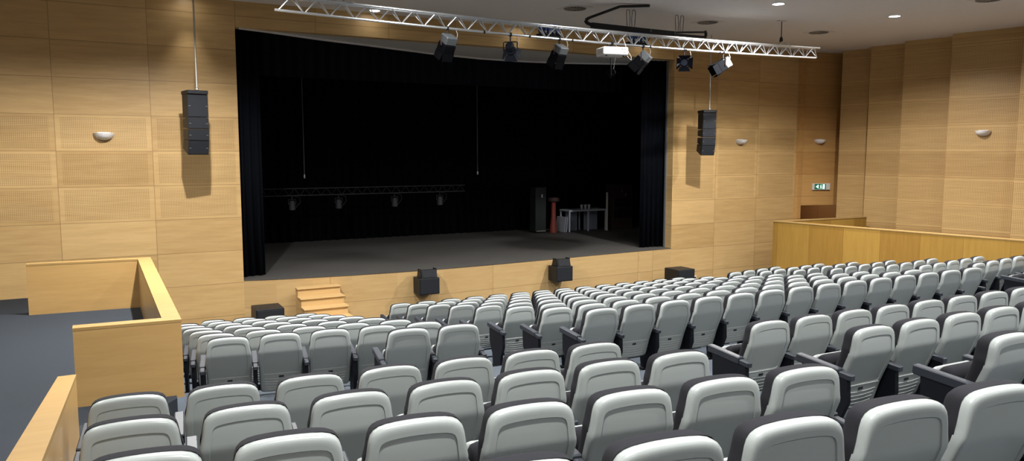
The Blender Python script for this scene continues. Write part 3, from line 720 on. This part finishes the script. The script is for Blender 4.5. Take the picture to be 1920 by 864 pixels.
for x, lab in ((4.95, 'dim black stage lamp under the left end of the stage truss'), (6.35, 'dim black stage lamp second from the left under the stage truss'), (8.15, 'dim black stage lamp under the right half of the stage truss'), (9.7, 'dim small lamp at the right end of the stage truss')):
    t = thing('stage_lamp', lab, 'stage light', (x, 23, -1.25))
    m = MB(); m.tube([(0, 0, 0), (0, 0, -.1)], .012, 6); m.tube([(-.11, 0, -.26), (-.11, 0, -.11), (.11, 0, -.11), (.11, 0, -.26)], .009, 6); m.build('yoke', M_DIM, t)
    MB().lathe([(0, .14), (.07, .13), (.09, .05), (.095, -.14), (.08, -.14), (.07, -.08), (0, -.06)], 14, T(0, 0, -.28)).build('lamp_body', M_DIM, t)
    MB().tube([(.03, 0, 0), (.22, 0, -.06), (.24, 0, -.2), (.10, 0, -.36)], .007, 5).build('power_cable', M_DIM, t)
# table with panels
t = thing('folding_table', 'pale grey table standing at the back right of the stage', 'table', (15.75, 23.6, STAGE_Z))
MB().bbox(-.83, .83, -.30, .40, .74, .80, .008).build('tabletop', M_TABLE, t)
for sx in (-.80, .02, .80):
    for sy in (-.26, .34):
        MB().bbox(sx-.025, sx+.025, sy-.025, sy+.025, 0, .74, .004).build('leg', M_TABLE, t)
M_PANEL = plain('grey_panel', (.26, .30, .38), .6)
tag(MB().bbox(15.02, 15.52, 23.7, 23.73, STAGE_Z+.005, STAGE_Z+.72, .004).build('display_board', M_PANEL), 'grey board leaning under the left half of the stage table', 'board')
tag(MB().bbox(15.86, 16.46, 23.75, 23.78, STAGE_Z+.005, STAGE_Z+.70, .004).build('display_board', M_PANEL), 'grey board leaning under the right half of the stage table', 'board')
for k in range(2):
    o = MB().bbox(-.012, .012, -.3, .3, 0, .55, .003).build('leaning_board', M_TABLE); o.location = (14.72+.08*k, 23.6, STAGE_Z+.005); o.rotation_euler = (0, R(5), 0)
    tag(o, ('outer' if k == 0 else 'inner')+' thin pale board leaning at the left end of the stage table', 'board')
for k in range(3):
    t = thing('paper_cup', ['left', 'middle', 'right'][k]+'most of the pale cups in a row on the stage table' if k != 1 else 'middle one of the pale cups in a row on the stage table', 'cup', (15.62+.16*k, 23.55, STAGE_Z+.80), group='cups on the stage table')
    MB().lathe([(0, 0), (.04, 0), (.052, .16), (.046, .16), (.036, .01), (0, .01)], 14).build('cup_body', M_TABLE, t)
    MB().lathe([(.052, .155), (.056, .16), (.052, .166), (.046, .162)], 14).build('rim', M_WHITE, t)
tag(MB().bbox(16.50, 16.56, 23.2, 23.26, STAGE_Z, STAGE_Z+1.42, .006).build('white_post', M_VENT), 'upright pale post at the right end of the stage table', 'post')
t = thing('red_stand', 'dark red pillar with a round top left of the stage table', 'stand', (14.36, 23.5, STAGE_Z))
MB().lathe([(0, 0), (.14, 0), (.13, .25), (.09, .55), (.085, 1.05), (.10, 1.12), (0, 1.12)], 16).build('column', M_RED, t); MB().lathe([(0, 1.12), (.20, 1.13), (.22, 1.18), (.20, 1.26), (0, 1.30)], 16).build('top_disc', M_BROWN, t)
t = thing('flight_case', 'dark tall case standing left of the red pillar', 'case', (13.86, 23.75, STAGE_Z))
MB().bbox(-.22, .22, -.2, .2, .05, 1.65, .01).build('body', plain('dark_green_case', (.022, .03, .028), .6), t); MB().bbox(-.18, .20, -.22, -.2, .05, .09, .004).build('bottom_rail', M_STEEL, t); MB().bbox(.02, .06, -.225, -.2, 1.28, 1.40, .003).build('latch', M_WHITE, t)
t = thing('equipment_rack', 'dark reddish rack with small lights right of the stage table', 'rack', (17.35, 23.6, STAGE_Z))
MB().bbox(-.45, .45, -.25, .25, 0, 1.7, .01).build('body', M_BROWN, t)
for z in (1.0, .6): MB().bbox(-.40, .40, -.262, -.248, z-.16, z+.16, .004).build('rack_panel', M_BLACK, t)
for x, z in ((-.05, 1.45), (.12, 1.3)): MB().bbox(x-.012, x+.012, -.27, -.25, z-.03, z+.03, .003).build('indicator', M_STEEL, t)
